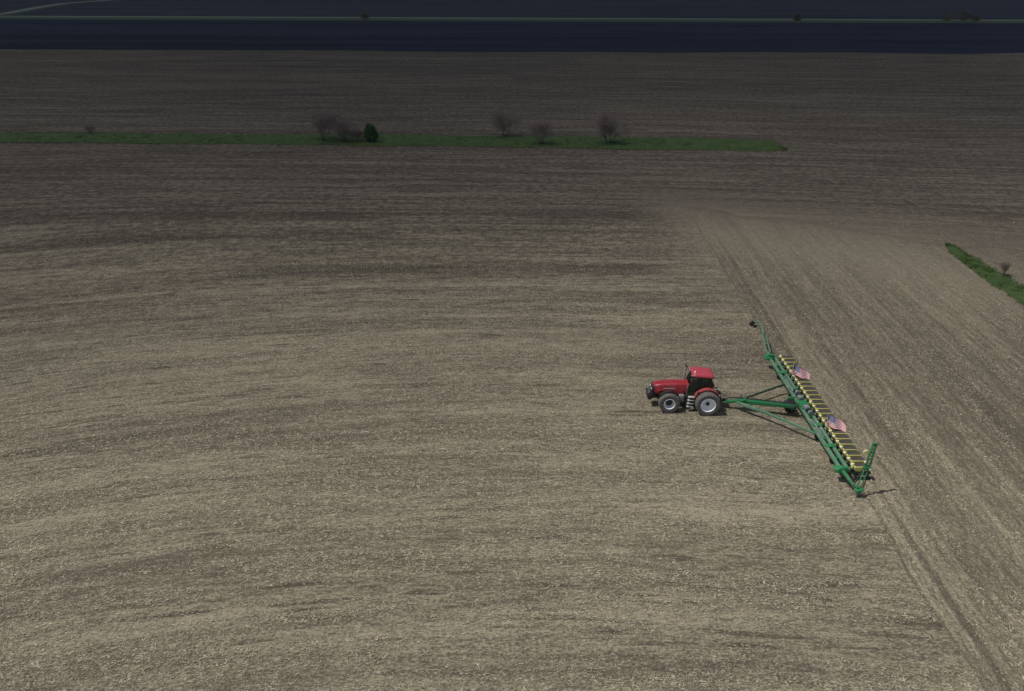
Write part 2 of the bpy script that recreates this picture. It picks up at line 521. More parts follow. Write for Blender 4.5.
# grassed strips left unplowed
def strip_poly(top, bot, n, seed, amp):
    t = np.linspace(0, 1, n)
    def along(pts):
        P = np.array([(p.x, p.y) for p in pts]); d = np.r_[0, np.cumsum(np.hypot(*np.diff(P, axis=0).T))]; d /= d[-1]
        return np.c_[np.interp(t, d, P[:, 0]), np.interp(t, d, P[:, 1])]
    a, b = along(top), along(bot)
    na = (vnoise(t * 60, t * 0 + seed, seed) - .5) + .6 * (vnoise(t * 190, t * 0 + seed, seed + 5) - .5)
    nb = (vnoise(t * 60, t * 0 + seed + 9, seed) - .5) + .6 * (vnoise(t * 190, t * 0 + seed + 9, seed + 5) - .5)
    dirv = b - a; dirv /= np.maximum(1e-6, np.linalg.norm(dirv, axis=1))[:, None]
    a = a + dirv * (na * amp)[:, None]; b = b + dirv * (nb * amp)[:, None]
    return a, b

GL = {}
def grass_strip(key, top, bot, n, amp, label, blades_label, nb, hmax):
    a, b = strip_poly(top, bot, n, 3, amp)
    m = 8
    V = np.array([[a[i] * (1 - j / m) + b[i] * (j / m) for j in range(m + 1)] for i in range(n)])
    zz = .05 + .08 * vnoise(V[..., 0] * .5, V[..., 1] * .5, 8) * np.sin(np.linspace(0, math.pi, m + 1))[None, :]
    verts = np.c_[V.reshape(-1, 2), zz.reshape(-1)]
    idx = np.arange(n * (m + 1)).reshape(n, m + 1)
    q = np.stack([idx[:-1, :-1], idx[:-1, 1:], idx[1:, 1:], idx[1:, :-1]], -1).reshape(-1, 4)
    o = raw('grass_strip', verts, q, 4, M['grass']); tag(o, label, None, None, 'structure')
    # blades in tufts
    i = rng.integers(0, n - 1, nb); fr = rng.random(nb); v = .5 + np.clip(rng.normal(0, .30, nb), -.58, .58)
    A = a[i] * (1 - fr)[:, None] + a[i + 1] * fr[:, None]; B = b[i] * (1 - fr)[:, None] + b[i + 1] * fr[:, None]
    P = A * (1 - v)[:, None] + B * v[:, None]
    tuft = vnoise(P[:, 0] * 1.1, P[:, 1] * 1.1, 21)
    hh = hmax * (.35 + .9 * tuft ** 2) * (.6 + .8 * rng.random(nb))
    ang = rng.random(nb) * 2 * math.pi; w = .05 + .07 * rng.random(nb)
    lean = rng.normal(0, .35, (nb, 2)) * hh[:, None]
    dx = np.c_[np.cos(ang), np.sin(ang)] * w[:, None]
    v0 = np.c_[P - dx, np.full(nb, .03)]; v1 = np.c_[P + dx, np.full(nb, .03)]; v2 = np.c_[P + lean, hh + .03]
    verts = np.stack([v0, v1, v2], 1).reshape(-1, 3)
    o = raw('grass', verts, np.arange(nb * 3).reshape(nb, 3), 3, M['blade'])
    tag(o, blades_label, None, None, 'stuff')

def ext(a, b, k): return a + (a - b).normalized() * k
top = [G(0, 132.5), G(300, 134.5), G(520, 135.6), G(700, 138.0), G(770, 141.5), G(787, 147.6)]
bot = [G(0, 142.2), G(300, 144.6), G(520, 147.0), G(700, 150.2), G(770, 151.2), G(788, 149.6)]
top = [ext(top[0], top[1], 90)] + top; bot = [ext(bot[0], bot[1], 90)] + bot
grass_strip('w', top, bot, 260, 1.0, 'long strip of green grass crossing the far field', 'green grass blades along the long far strip', 45000, .15)
top = [G(945, 243.5), G(952, 244.5), G(980, 261), G(1018, 284.5)]; bot = [G(946, 247), G(950, 253), G(980, 276), G(1018, 301.5)]
top.append(top[-1] + Vector((.6, -45, 0))); bot.append(bot[-1] + Vector((.4, -45, 0)))
grass_strip('e', top, bot, 120, .5, 'short strip of green grass at the right edge of the field', 'green grass blades on the short right strip', 12000, .14)

# ------------------------------------------------------------------ loose stalks lying on the soil
def straw(n):
    Y = 16 + (150 - 16) * rng.random(n) ** 2.3
    X = (rng.random(n) * 2 - 1) * (.72 * Y + 16)
    k = np.where(Y < 55, .004, .004 * np.clip((135 - Y) / 80, 0, 1))
    dx = np.clip(8 - X, 0, 110)
    s = Y + k * dx * dx + .035 * X
    head = X - .02 * Y > 23.2
    u = np.where(head, Y, X); s2 = np.where(head, X, s)
    d = .45 * vnoise(u * .09, s2 * .9, 3) + .35 * vnoise(u * .4, s2 * 2.2, 4) + .3 * vnoise(X * .05, Y * .08, 5)
    keep = (rng.random(n) < np.clip((d - .30) * 2.6, .04, 1) * np.clip((128 - Y) / 60, 0, 1)) & (Y < 135 - .5 * np.clip(X, 24, 80) + 12 + 60 * (X < 24))
    X, Y, head, u, s2, s = X[keep], Y[keep], head[keep], u[keep], s2[keep], s[keep]
    n = len(X)
    ang = np.where(rng.random(n) < .5, rng.normal(0, .35, n), rng.random(n) * math.pi)
    slope = -2 * np.where(Y < 55, .004, .002) * np.clip(8 - X, 0, 110) * -1
    ang = ang + np.where(head, math.pi / 2, np.arctan(slope))
    ln = .04 + .15 * rng.random(n) ** 2.2
    w = .007 + .012 * rng.random(n)
    tilt = np.abs(rng.normal(0, .12, n))
    D = np.c_[np.cos(ang) * np.cos(tilt), np.sin(ang) * np.cos(tilt), np.sin(tilt)]
    S = np.c_[-np.sin(ang), np.cos(ang), np.zeros(n)]
    Pm = np.c_[X, Y, .02 + .03 * rng.random(n) + ln * .5 * np.sin(tilt)]
    a = Pm - D * (ln / 2)[:, None]; b = Pm + D * (ln / 2)[:, None]
    sw = S * w[:, None]; up = np.c_[np.zeros(n), np.zeros(n), w * 1.3]
    V = np.stack([a - sw, a + sw, a + up, b - sw, b + sw, b + up], 1).reshape(-1, 3)
    base = (np.arange(n) * 6)[:, None]
    q = np.stack([base + np.array([[0, 3, 5, 2]]), base + np.array([[2, 5, 4, 1]])], 1).reshape(-1, 4)
    nt = NT('dry_stalk')
    x, y, z = nt.xyz()
    v = nt.noise(nt.vec(nt.mul(x, 2.1), nt.mul(y, 2.1)), 1, 2, .6)
    nt.color(nt.mix(nt.step(v, .3, .7), (.21, .18, .125), (.54, .49, .37))); nt.set(Roughness=.8)
    o = raw('corn_residue', V, q, 4, nt.m)
    tag(o, 'pale dry corn stalks and leaves scattered over the tilled soil', None, None, 'stuff')
straw(900000)

# ------------------------------------------------------------------ unseen clouds, added to shade the far fields and the nearest soil
def shade_cloud(name, centre, rx, ry, thick, density, seed, soft=1.6):
    n, m = 96, 18
    V, Fq = [], []
    def prof(r): return (1 - r * r) ** soft
    for side in (1, -1):
        for j in range(m + 1):
            r = j / m
            for i in range(n):
                a = 2 * math.pi * i / n
                rr = r * (1 + .16 * float(vnoise(np.array([i * .11 * 3]), np.array([seed * 1.7]), seed)[0] - .5) * math.sin(a / 2) )
                x, y = rr * math.cos(a) * rx, rr * math.sin(a) * ry
                b = float(vnoise(np.array([x * .012 + 40]), np.array([y * .012 + 40]), seed)[0])
                z = side * thick * prof(r) * (.75 + .5 * b) * (1.0 if side > 0 else .55)
                V.append((x, y, z))
    off = (m + 1) * n
    for s_ in (0, 1):
        for j in range(m):
            for i in range(n):
                q = (s_ * off + j * n + i, s_ * off + j * n + (i + 1) % n, s_ * off + (j + 1) * n + (i + 1) % n, s_ * off + (j + 1) * n + i)
                Fq.append(q if s_ == 0 else q[::-1])
    me = bpy.data.meshes.new(name); me.from_pydata(V, [], Fq)
    bm = bmesh.new(); bm.from_mesh(me)
    bmesh.ops.remove_doubles(bm, verts=bm.verts, dist=.02)
    bmesh.ops.recalc_face_normals(bm, faces=bm.faces)
    bm.to_mesh(me); bm.free()
    mt = bpy.data.materials.new('shade_vapour'); mt.use_nodes = True
    t = mt.node_tree; t.nodes.remove(t.nodes['Principled BSDF'])
    pv = t.nodes.new('ShaderNodeVolumePrincipled')
    pv.inputs['Color'].default_value = (.97, .97, .98, 1)
    pv.inputs['Density'].default_value = density
    pv.inputs['Anisotropy'].default_value = .3
    t.links.new(pv.outputs[0], t.nodes['Material Output'].inputs['Volume'])
    me.materials.append(mt)
    o = bpy.data.objects.new(name, me); COL.objects.link(o)
    o.location = centre
    return o
CH = 520.0
def over(x, y): return (x - SUN_DIR.x / -SUN_DIR.z * CH, y - SUN_DIR.y / -SUN_DIR.z * CH, CH)
c1 = shade_cloud('shade_cloud', over(20, 702), 1500, 640, 84, .033, 3, .95)  # added out of view, shaped and turned to darken the distance
c1.rotation_euler = (0, 0, R(11))
c2 = shade_cloud('shade_cloud', over(0, -262), 460, 318, 60, .042, 9, 1.2)  # added behind the camera only to dim the foreground
tag(c2, 'smaller flat white cloudlike volume added behind the camera to shade the nearest soil', None, None, 'structure')
tag(c1, 'broad flat white cloudlike volume added out of view to shade the far fields', None, None, 'structure')

# ------------------------------------------------------------------ tractor (front points to -x, near side is -y)
def wheel(parent, name, loc, rad, width, rim_r, side, front):
    """side -1: outer face to -y"""
    w = empty(name, loc); w.parent = parent
    hw = width / 2
    t = MB()
    prof = [(rim_r, -hw * .80), (rim_r * 1.06, -hw * .92), (rad * .80, -hw), (rad * .90, -hw * .97), (rad * .955, -hw * .80), (rad * .97, -hw * .4), (rad * .975, 0),
            (rad * .97, hw * .4), (rad * .955, hw * .80), (rad * .90, hw * .97), (rad * .80, hw), (rim_r * 1.06, hw * .92), (rim_r, hw * .80)]
    t.lathe(prof, n=44, close=True)
    nl = 22
    for i in range(nl):
        for s in (-1, 1):
            a = 2 * math.pi * (i + (0 if s < 0 else .5)) / nl
            a2 = a + .17
            p = Vector((rad * .965 * math.cos(a2), s * hw * .02, rad * .965 * math.sin(a2)))
            q = Vector((rad * .93 * math.cos(a), s * hw * .98, rad * .93 * math.sin(a)))
            rd = ((p + q) / 2); rd.y = 0; rd.normalize()
            x = (q - p).normalized(); y = rd.cross(x).normalized(); z = x.cross(y)
            t.box((p + q) / 2 + rd * .015, ((q - p).length, .055, .06), Matrix((x, y, z)).transposed())
    ty = t.build('tyre', M['rubber'], w, smooth=True, angle=35)
    o_ = side * hw
    rm = MB()
    if front:
        pr = [(rim_r * 1.02, o_ * .86), (rim_r * .97, o_ * .95), (rim_r * .92, o_ * .88), (rim_r * .86, -o_ * .2), (rim_r * .55, -o_ * .35), (.02, -o_ * .35)]
    else:
        pr = [(rim_r * 1.02, o_ * .86), (rim_r * .97, o_ * .95), (rim_r * .92, o_ * .88), (rim_r * .90, o_ * .15), (rim_r * .62, -o_ * .12), (rim_r * .34, -o_ * .02), (.02, -o_ * .02)]
    rm.lathe(pr, n=36)
    pr2 = [(rim_r * 1.02, -o_ * .86), (rim_r * .95, -o_ * .9), (rim_r * .88, -o_ * .6), (.02, -o_ * .55)]
    rm.lathe(pr2, n=36)
    for i in range(10):
        a = 2 * math.pi * i / 10
        c = Vector((rim_r * .46 * math.cos(a), o_ * (-.25 if front else -.06), rim_r * .46 * math.sin(a)))
        rm.tube(c, c + Vector((0, side * .05, 0)), .022, n=6)
    rm.build('rim', M['rim'], w)
    hb = MB()
    if front:
        hb.lathe([(rim_r * .60, -o_ * .33), (rim_r * .58, o_ * .05), (rim_r * .42, o_ * .25), (rim_r * .22, o_ * .35), (.01, o_ * .35)], n=20)
    else:
        hb.lathe([(rim_r * .26, -o_ * .03), (rim_r * .25, o_ * .2), (rim_r * .16, o_ * .55), (.01, o_ * .55)], n=16)
    hb.build('hub', M['chassis'], w)
    return w

def make_tractor():
    t = empty('tractor', (15.76, 59.9, -.03), R(-1.0))
    tag(t, 'red four wheel drive farm tractor with dark cab, pulling the wide green planter', 'tractor')
    WB, RR, FR = 3.03, .985, .85
    for s in (-1, 1):
        wheel(t, 'rear_wheel', (0, s * 1.50, RR), RR, .70, .60, s, False)
        wheel(t, 'front_wheel', (-WB, s * 1.16, FR), FR, .60, .46, s, True)
    # chassis / transmission / axles
    c = MB()
    c.prism([(-3.9, .75), (-3.9, 1.15), (-2.0, 1.25), (-.2, 1.35), (.55, 1.3), (.6, .75), (-.4, .62), (-2.2, .62)], -.34, .34)
    c.tube((0, -1.4, RR), (0, 1.4, RR), .15, n=14)
    c.tube((-WB, -.85, FR - .02), (-WB, .85, FR - .02), .13, n=12)
    c.box((-WB, 0, FR), (.5, .5, .4))
    c.box((-1.3, -.45, 1.0), (.9, .25, .5)); c.box((-1.3, .45, 1.0), (.9, .25, .5))
    c.build('chassis', M['chassis'], t, .02)
    # hood: lofted sections, nose rounded and sloping
    h = MB()
    def sec(x, w, zb, zt, cr):
        return [Vector((x, -w / 2, zb)), Vector((x, -w / 2, zt - cr)), Vector((x, -w / 2 + cr * .35, zt - cr * .35)), Vector((x, -w / 2 + cr, zt)),
                Vector((x, 0, zt + .03)), Vector((x, w / 2 - cr, zt)), Vector((x, w / 2 - cr * .35, zt - cr * .35)), Vector((x, w / 2, zt - cr)), Vector((x, w / 2, zb))]
    h.loft([sec(-4.24, .80, 1.46, 1.96, .16), sec(-4.08, .90, 1.40, 2.09, .15), sec(-3.5, .96, 1.38, 2.17, .14), sec(-2.6, 1.0, 1.36, 2.21, .13), sec(-1.45, 1.02, 1.34, 2.22, .13)])
    h.build('hood', M['red'], t, smooth=True, angle=50)
    for s in (-1, 1):
        y0, y1 = sorted((s * .42, s * .515))
        lo = MB(); lo.prism([(-4.02, 1.34), (-4.0, 1.68), (-1.6, 1.68), (-1.47, 1.30), (-1.6, 1.05), (-2.1, 1.20), (-3.55, 1.30)], y0, y1)
        lo.build('side_panel', M['red'], t, .012)
        MB().box((-3.0, s * .512, 1.80), (.95, .012, .06)).build('side_decal', M['decal'], t)
        MB().box((-3.5, s * .519, 1.50), (.55, .012, .16)).build('vent', M['black'], t)
    g_ = MB()
    g_.prism([(-4.36, 1.02), (-4.44, 1.50), (-4.30, 1.88), (-4.18, 1.97), (-3.98, 1.40), (-3.98, .85)], -.43, .43)
    g_.build('grille', M['black'], t, .03)
    for s in (-1, 1):
        MB().box((-4.40, s * .27, 1.66), (.10, .26, .14), Matrix.Rotation(R(-18), 3, 'Y')).build('headlight', M['lamp'], t, .02)
    wb = MB()
    for i in range(12):
        y = -.44 + i * .08
        wb.prism([(-4.70, .90), (-4.75, 1.22), (-4.66, 1.38), (-4.40, 1.38), (-4.30, 1.24), (-4.30, .90), (-4.38, .76), (-4.62, .76)], y - .041, y + .041)
    wb.bar((-4.45, 0, .9), (-3.8, 0, .95), .5, .25)
    wb.build('front_weight', M['chassis'], t, .012)
    gb = MB(); gb.path([(-4.62, -.40, 1.37), (-4.54, -.40, 1.46), (-4.54, .40, 1.46), (-4.62, .40, 1.37)], .022)
    gb.build('weight_handle', M['steel'], t)
    # front fenders
    for s in (-1, 1):
        f = MB(); pts = []
        for i in range(10):
            a = R(35 + i * 12)
            pts.append((-WB + (FR + .10) * math.cos(a), FR + (FR + .10) * math.sin(a)))
        pts += [(x * 1 + (0), z - .03) for x, z in reversed(pts)]
        y0, y1 = sorted((s * .78, s * 1.08)); f.prism(pts, y0, y1)
        f.bar((-WB, s * .5, FR + .1), (-WB, s * .84, FR * 2 + .06), .06)
        f.build('front_fender', M['black'], t, smooth=True, angle=40)
    # cab
    x0, x1, hwid = -1.48, .30, .82
    fl = MB(); fl.prism([(x0, 1.18), (x0 + .05, 1.55), (x1 - .1, 1.75), (x1 + .1, 1.55), (x1, 1.2)], -.80, .80); fl.build('cab_floor', M['black'], t, .02)
    corners = {}
    fr = MB()
    for s in (-1, 1):
        A0, A1 = Vector((x0 - .16, s * .74, 1.50)), Vector((x0 + .38, s * .70, 2.98))
        B0, B1 = Vector((-.36, s * hwid, 1.50)), Vector((-.36, s * .76, 3.00))
        C0, C1 = Vector((.42, s * .78, 1.72)), Vector((.28, s * .70, 3.00))
        corners[s] = (A0, A1, B0, B1, C0, C1)
        for p, q in ((A0, A1), (B0, B1), (C0, C1)): fr.bar(p, q, .075)
        fr.bar(A1, B1, .07); fr.bar(B1, C1, .07); fr.bar(A0, B0, .07); fr.bar(B0, C0, .07)
    for i in (1, 5): fr.bar(corners[-1][i], corners[1][i], .07)
    for i in (0, 4): fr.bar(corners[-1][i], corners[1][i], .07)
    fr.build('cab_frame', M['black'], t, .01)
    def pane(name, ps, off=.0):
        mb = MB(); ps = [Vector(p) for p in ps]
        nrm = (ps[1] - ps[0]).cross(ps[2] - ps[0]).normalized() * .008
        mb.quadset([p + nrm for p in ps] + [p - nrm for p in ps], [(0, 1, 2, 3), (7, 6, 5, 4), (0, 4, 5, 1), (1, 5, 6, 2), (2, 6, 7, 3), (3, 7, 4, 0)])
        return mb.build(name, M['glass'], t, smooth=False)
    a, b = corners[-1], corners[1]
    pane('windshield', [a[0], b[0], b[1], a[1]])
    pane('rear_window', [a[4], b[4], b[5], a[5]])
    for s in (-1, 1):
        k = corners[s]
        d = pane('door', [k[0], k[2], k[3], k[1]])
        hd = MB(); hd.bar((-.46, s * (hwid + .03), 1.75), (-.46, s * (hwid + .03), 1.95), .03); hd.build('door_handle', M['steel'], d)
        pane('side_window', [k[2], k[4], k[5], k[3]])
    rf = MB()
    def rsec(z, grow, xo=0):
        xa, xb, w = x0 + .32 - grow, .46 + grow, .74 + grow
        cr = .22
        pts = []
        for cx, cy, a0 in ((xb - cr, w - cr, 0), (xa + cr, w - cr, 90), (xa + cr, -w + cr, 180), (xb - cr, -w + cr, 270)):
            for i in range(5):
                an = R(a0 + i * 22.5); pts.append(Vector((cx + cr * math.cos(an), cy + cr * math.sin(an), z - .13 * max(0, cx + .7) ** 2 - .05 * (cy / .8) ** 2)))
        return pts
    rf.loft([rsec(2.99, -.02), rsec(3.04, .07), rsec(3.12, .08), rsec(3.21, .02), rsec(3.26, -.14), rsec(3.27, -.45)])
    rf.build('roof', M['roof_red'], t, smooth=True, angle=45)
    for p in ((-1.25, -.5), (-1.25, .5), (.56, -.5), (.56, .5)):
        MB().box((p[0], p[1], 2.98 - (.1 if p[0] > 0 else 0)), (.07, .18, .10)).build('work_light', M['lamp'], t, .01)
    bc = MB(); bc.lathe([(.07, 3.14), (.075, 3.26), (.05, 3.33), (.005, 3.34)], (-1.02, -.45, .03), n=12, axis='z'); bc.build('gps_receiver', M['white'], t)
    # seat, steering column
    se = MB(); se.box((-.30, 0, 1.92), (.55, .55, .16)); se.box((-.02, 0, 2.28), (.15, .52, .68)); se.box((-.3, -.36, 2.05), (.4, .08, .08)); se.box((-.3, .36, 2.05), (.4, .08, .08)); se.tube((-.3, 0, 1.6), (-.3, 0, 1.86), .13); se.box((-.1, 0, 2.05), (.3, .74, .06))
    se.build('seat', M['seat'], t, .04)
    sw = MB(); sw.tube((-1.15, 0, 1.6), (-.92, 0, 2.08), .05)
    for i in range(14):
        a0, a1 = 2 * math.pi * i / 14, 2 * math.pi * (i + 1) / 14
        f = lambda an: Vector((-.92 + .08 * math.cos(an) * 1.0, .2 * math.sin(an), 2.10 + .18 * math.cos(an)))
        sw.tube(f(a0), f(a1), .018, n=6)
    sw.build('steering_wheel', M['black'], t)
    # rear fenders
    for s in (-1, 1):
        f = MB(); o_, i_ = [], []
        for i in range(15):
            a = R(22 + i * 10.5)
            rr = RR + .10
            o_.append((rr * math.cos(a), RR + rr * math.sin(a) + .0))
        i_ = [(x * .965, RR + (z - RR) * .965) for x, z in reversed(o_)]
        y0, y1 = sorted((s * .78, s * 1.22)); f.prism(o_ + i_, y0, y1)
        f.prism(o_ + [(-.9, 1.2), (.7, 1.2)], *sorted((s * .775, s * .82)))
        f.build('rear_fender', M['red_fender'], t, smooth=True, angle=40)
        tl = MB(); tl.box((.88, s * 1.0, 2.02), (.06, .3, .1)); tl.build('tail_light', M['lamp'], t, .01)
    # exhaust, air intake, mirrors
    e = MB(); e.tube((-1.62, .66, 1.9), (-1.62, .66, 2.75), .085, n=12); e.tube((-1.62, .66, 2.75), (-1.62, .66, 3.0), .06, n=12); e.tube((-1.62, .66, 3.0), (-1.52, .66, 3.12), .06, n=12)
    e.build('exhaust_pipe', M['steel'], t)
    for s in (-1, 1):
        mr = MB(); mr.path([(x0 + .3, s * .74, 2.76), (x0 + .10, s * 1.25, 2.98)], .022, 6)
        mo = mr.build('mirror_arm', M['black'], t)
        MB().box((x0 + .08, s * 1.28, 2.90), (.10, .26, .42)).build('mirror', M['black'], mo, .03)
    rl = MB(); rl.path([(-1.62, -.86, 1.35), (-1.66, -.92, 2.1), (-1.54, -.86, 2.45)], .018, 6); rl.build('grab_rail', M['steel'], t)
    # fuel tank, steps
    ft = MB(); ft.box((-1.98, -.60, 1.02), (.42, .45, .62)); ft.build('fuel_tank', M['grey'], t, .06)
    for i in range(4): MB().box((-1.34 + i * .03, -1.06 + .03 * i, .50 + i * .27), (.52, .34, .05)).build('step', M['step'], t, .008)
    sr = MB()
    for dx in (-.285, .285): sr.bar((-1.33 + dx, -1.05, .46), (-1.25 + dx, -.84, 1.45), .05)
    sr.bar((-1.5, -.84, 1.44), (-1.0, -.84, 1.44), .05)
    sr.build('step_frame', M['black'], t)
    # rear hitch
    rh = MB(); rh.bar((.4, 0, .55), (1.75, 0, .50), .14, .07); rh.box((1.72, 0, .50), (.16, .2, .16))
    for s in (-1, 1):
        rh.bar((.5, s * .42, .8), (1.35, s * .50, .75), .08); rh.bar((.5, s * .4, 1.45), (1.2, s * .48, 1.35), .07); rh.bar((1.2, s * .48, 1.35), (1.25, s * .5, .78), .05)
    rh.bar((.55, 0, 1.2), (1.3, 0, 1.2), .07)
    rh.build('rear_hitch', M['chassis'], t, .008)
    hz = MB()
    for k in range(4): hz.path([(.6, -.15 + k * .1, 1.25), (1.1, -.12 + k * .08, 1.4), (1.6, -.05 + k * .04, .95), (1.9, .02, .78)], .018, 6)
    hz.build('hydraulic_hose', M['hose'], t)
make_tractor()

# ------------------------------------------------------------------ planter (towed to -x; rows trail to +x)
PC = Vector((23.05, 57.8, 0))
ROW = .752
def make_planter():
    p = empty('planter', PC)
    tag(p, 'wide green row planter with a long line of yellow seed hoppers', 'planter')
    fz = .95
    # tool bar: two long tubes with cross plates
    fb = MB(); hl = 9.1
    fb.bar((0, -hl, fz), (0, hl, fz), .22)
    fb.build('front_toolbar', M['frame'], p, .012)
    rb_ = MB(); rb_.bar((.50, -hl + .1, fz), (.50, hl - .1, fz), .21); rb_.build('rear_toolbar', M['frame'], p, .012)
    for i in range(13):
        xb = MB()
        y = -hl + .25 + i * (2 * hl - .5) / 12
        xb.box((.255, y, fz), (.255, .12, .16))
        if i in (2, 4, 8, 10): xb.box((.25, y, fz + .15), (.75, .42, .05)); xb.box((.25, y, fz + .1), (.2, .1, .12))
        xb.build('cross_member', M['green'], p, .008)
    for s in (-1, 1):
        wp = MB(); wp.prism([(-.50, fz - .06), (-.50, fz + .14), (-.05, fz + .38), (.42, fz + .30), (.42, fz - .14), (-.1, fz - .14)], s * 9.0 - .14, s * 9.0 + .14)
        wp.box((-.22, s * 8.8, fz + .14), (.62, .55, .05))
        wp.build('marker_bracket', M['green'], p, .015)
    # tongue, draft arms
    hit = Vector((-5.55, 1.55, .62))
    tg = MB()
    tg.bar(hit, (-4.6, 1.30, .85), .26, .24); tg.bar((-4.7, 1.32, .86), (-.45, .15, .98), .34, .34)
    tg.bar((-4.9, 1.4, .72), (-4.1, 1.15, 1.10), .46, .10)
    tg.tube(hit + Vector((-.25, .03, -.06)), hit + Vector((.1, 0, 0)), .09)
    tg.build('tongue', M['green'], p, .02)
    d1 = MB(); d1.bar((-4.75, 1.18, .74), (-2.7, -.75, .76), .20, .20); d1.bar((-2.75, -.70, .77), (-.08, -3.75, .80), .15, .15)
    d1.bar((-4.9, 1.25, .72), (-3.4, -.05, .88), .13, .05)
    d1.build('draft_arm', M['frame'], p, .01)
    d2 = MB(); d2.bar((-4.6, 1.52, .76), (-.08, 4.1, .86), .13, .14); d2.build('draft_arm', M['dark_green'], p, .01)
    hs = MB()
    hs.path([(-5.8, 1.65, .8), (-5.2, 1.55, 1.05), (-3, .9, 1.18), (-.6, .2, 1.2), (.2, .3, 1.12)], .03, 6)
    hs.path([(-5.8, 1.6, .8), (-5.2, 1.48, 1.03), (-3, .82, 1.18), (-.6, .1, 1.2), (.2, -.4, 1.12)], .03, 6)
    hs.build('hydraulic_hose', M['hose'], p)
    ja = MB(); ja.bar((-4.4, 1.5, .45), (-4.4, 1.5, 1.25), .09); ja.build('jack_stand', M['dark_green'], p, .01)
    # centre carriage: wheels, fan, cylinders
    def tyre(name, loc, rad, wid, n=24):
        w = empty(name, loc); w.parent = p
        a = MB(); hw = wid / 2
        a.lathe([(rad * .55, -hw * .8), (rad * .8, -hw), (rad * .95, -hw * .8), (rad, -hw * .3), (rad, hw * .3), (rad * .95, hw * .8), (rad * .8, hw), (rad * .55, hw * .8)], n=n, close=True)
        a.build('tyre', M['black'], w)
        b = MB(); b.lathe([(rad * .56, -hw * .78), (rad * .45, -hw * .4), (.02, -hw * .35)], n=18); b.lathe([(rad * .56, hw * .78), (rad * .45, hw * .4), (.02, hw * .35)], n=18)
        b.build('rim', M['chassis'], w)
        return w
    for y in (.62, 1.06):
        tyre('transport_wheel', (-.62, y, .60), .46, .36)
    for y in (-6.6, -3.3, 3.3, 6.6):
        tyre('lift_wheel', (.42, y, .36), .36, .26)
    ca = MB()
    ca.prism([(-.75, .9), (-.6, 1.12), (.7, 1.25), (.85, .95), (.2, .80)], .16, .34)
    ca.prism([(-.75, .9), (-.6, 1.12), (.7, 1.25), (.85, .95), (.2, .80)], 1.36, 1.48)
    ca.tube((-.62, .2, .6), (-.62, 1.4, .6), .07)
    ca.bar((-.62, .26, .62), (-.3, .26, .95), .1)
    ca.box((.28, .3, 1.12), (.7, 1.6, .06))
    ca.build('centre_carriage', M['green'], p, .012)
    for y in (-1.4, 1.9):
        va = MB()
        va.lathe([(.05, y - .10), (.20, y - .09), (.22, y), (.20, y + .09), (.05, y + .10)], (.26, 0, fz + .30), n=18)
        va.tube((.26, y, fz + .1), (.26, y, fz + .25), .08)
        va.build('vacuum_fan', M['grey'], p)
    for y, l_ in ((-.55, .5), (1.05, .42)):
        MB().box((.22, y, 1.28), (.36, l_, .26)).build('valve_box', M['grey'], p, .03)
    for s in (-1, 1):
        cy = MB()
        cy.tube((.05, s * 2.3, fz + .24), (.1, s * 4.4, fz + .24), .055); cy.tube((.1, s * 4.4, fz + .24), (.12, s * 5.1, fz + .2), .03)
        cy.build('fold_cylinder', M['grey'], p)
    for s in (-1, 1):
        vh = MB()
        vh.path([(.72, s * .4, fz + .30), (.74, s * 3, fz + .26), (.72, s * 6, fz + .28), (.74, s * 8.7, fz + .22)], .06, 8)
        for k in range(12):
            y = s * (.376 + k * ROW)
            vh.path([(.73, y, fz + .27), (.86, y + .06, fz + .15), (1.02, y + .02, fz - .12)], .03, 6)
        vh.build('vacuum_hose', M['hose'], p)
    # ---- one row unit, copied 23 times
    def row_unit():
        u = MB()
        u.box((.64, 0, .82), (.09, .26, .42))                       # mounting plate
        for s in (-1, 1):
            for z in (.92, .70): u.bar((.66, s * .10, z), (1.02, s * .10, z - .08), .035, .05)
        u.prism([(1.0, .40), (1.0, .86), (1.55, .84), (1.98, .52), (1.98, .42), (1.4, .36)], -.07, .07)
        u.bar((1.5, 0, .5), (2.16, 0, .30), .10, .10)
        r = u.build('row_unit', M['dark_green'], p, .008)
        h = MB()                                                    # tapered seed hopper
        def hs_(z, x0, x1, w): return [Vector((x0, -w, z)), Vector((x1, -w, z)), Vector((x1, w, z)), Vector((x0, w, z))]
        h.loft([hs_(.74, 1.08, 1.58, .12), hs_(.88, .99, 1.94, .20), hs_(1.10, .97, 2.0, .225), hs_(1.20, .96, 2.02, .235)])
        h.build('seed_hopper', M['yellow'], r, .02)
        l = MB()
        l.loft([hs_(1.202, 1.0, 1.99, .205), hs_(1.232, 1.01, 1.98, .20), hs_(1.25, 1.06, 1.93, .16)])
        l.build('hopper_lid', M['lid'], r, .01)
        m = MB()
        m.lathe([(.02, .92), (.11, .95), (.145, 1.06), (.145, 1.22), (.11, 1.33), (.02, 1.36)], (.86, .02, 0), n=14, axis='z')
        m.build('insecticide_hopper', M['pale_yellow'], r)
        for s in (-1, 1):
            gw = MB(); gw.lathe([(.06, s * .09), (.14, s * .10), (.20, s * .09), (.205, s * .15), (.19, s * .19), (.10, s * .19), (.02, s * .17)], (1.36, 0, .21), n=20)
            gw.build('gauge_wheel', M['black'], r)
            cw = MB()
            prof = [(.02, -.02), (.12, -.015), (.155, -.01), (.155, .015), (.12, .02), (.02, .02)]
            cw.lathe(prof, (0, 0, 0), n=18)
            rot = Matrix.Rotation(s * R(14), 3, 'X')
            cw.v = [tuple(rot @ Vector(v) + Vector((2.12, s * .07, .155))) for v in cw.v]
            cw.build('closing_wheel', M['black'], r)
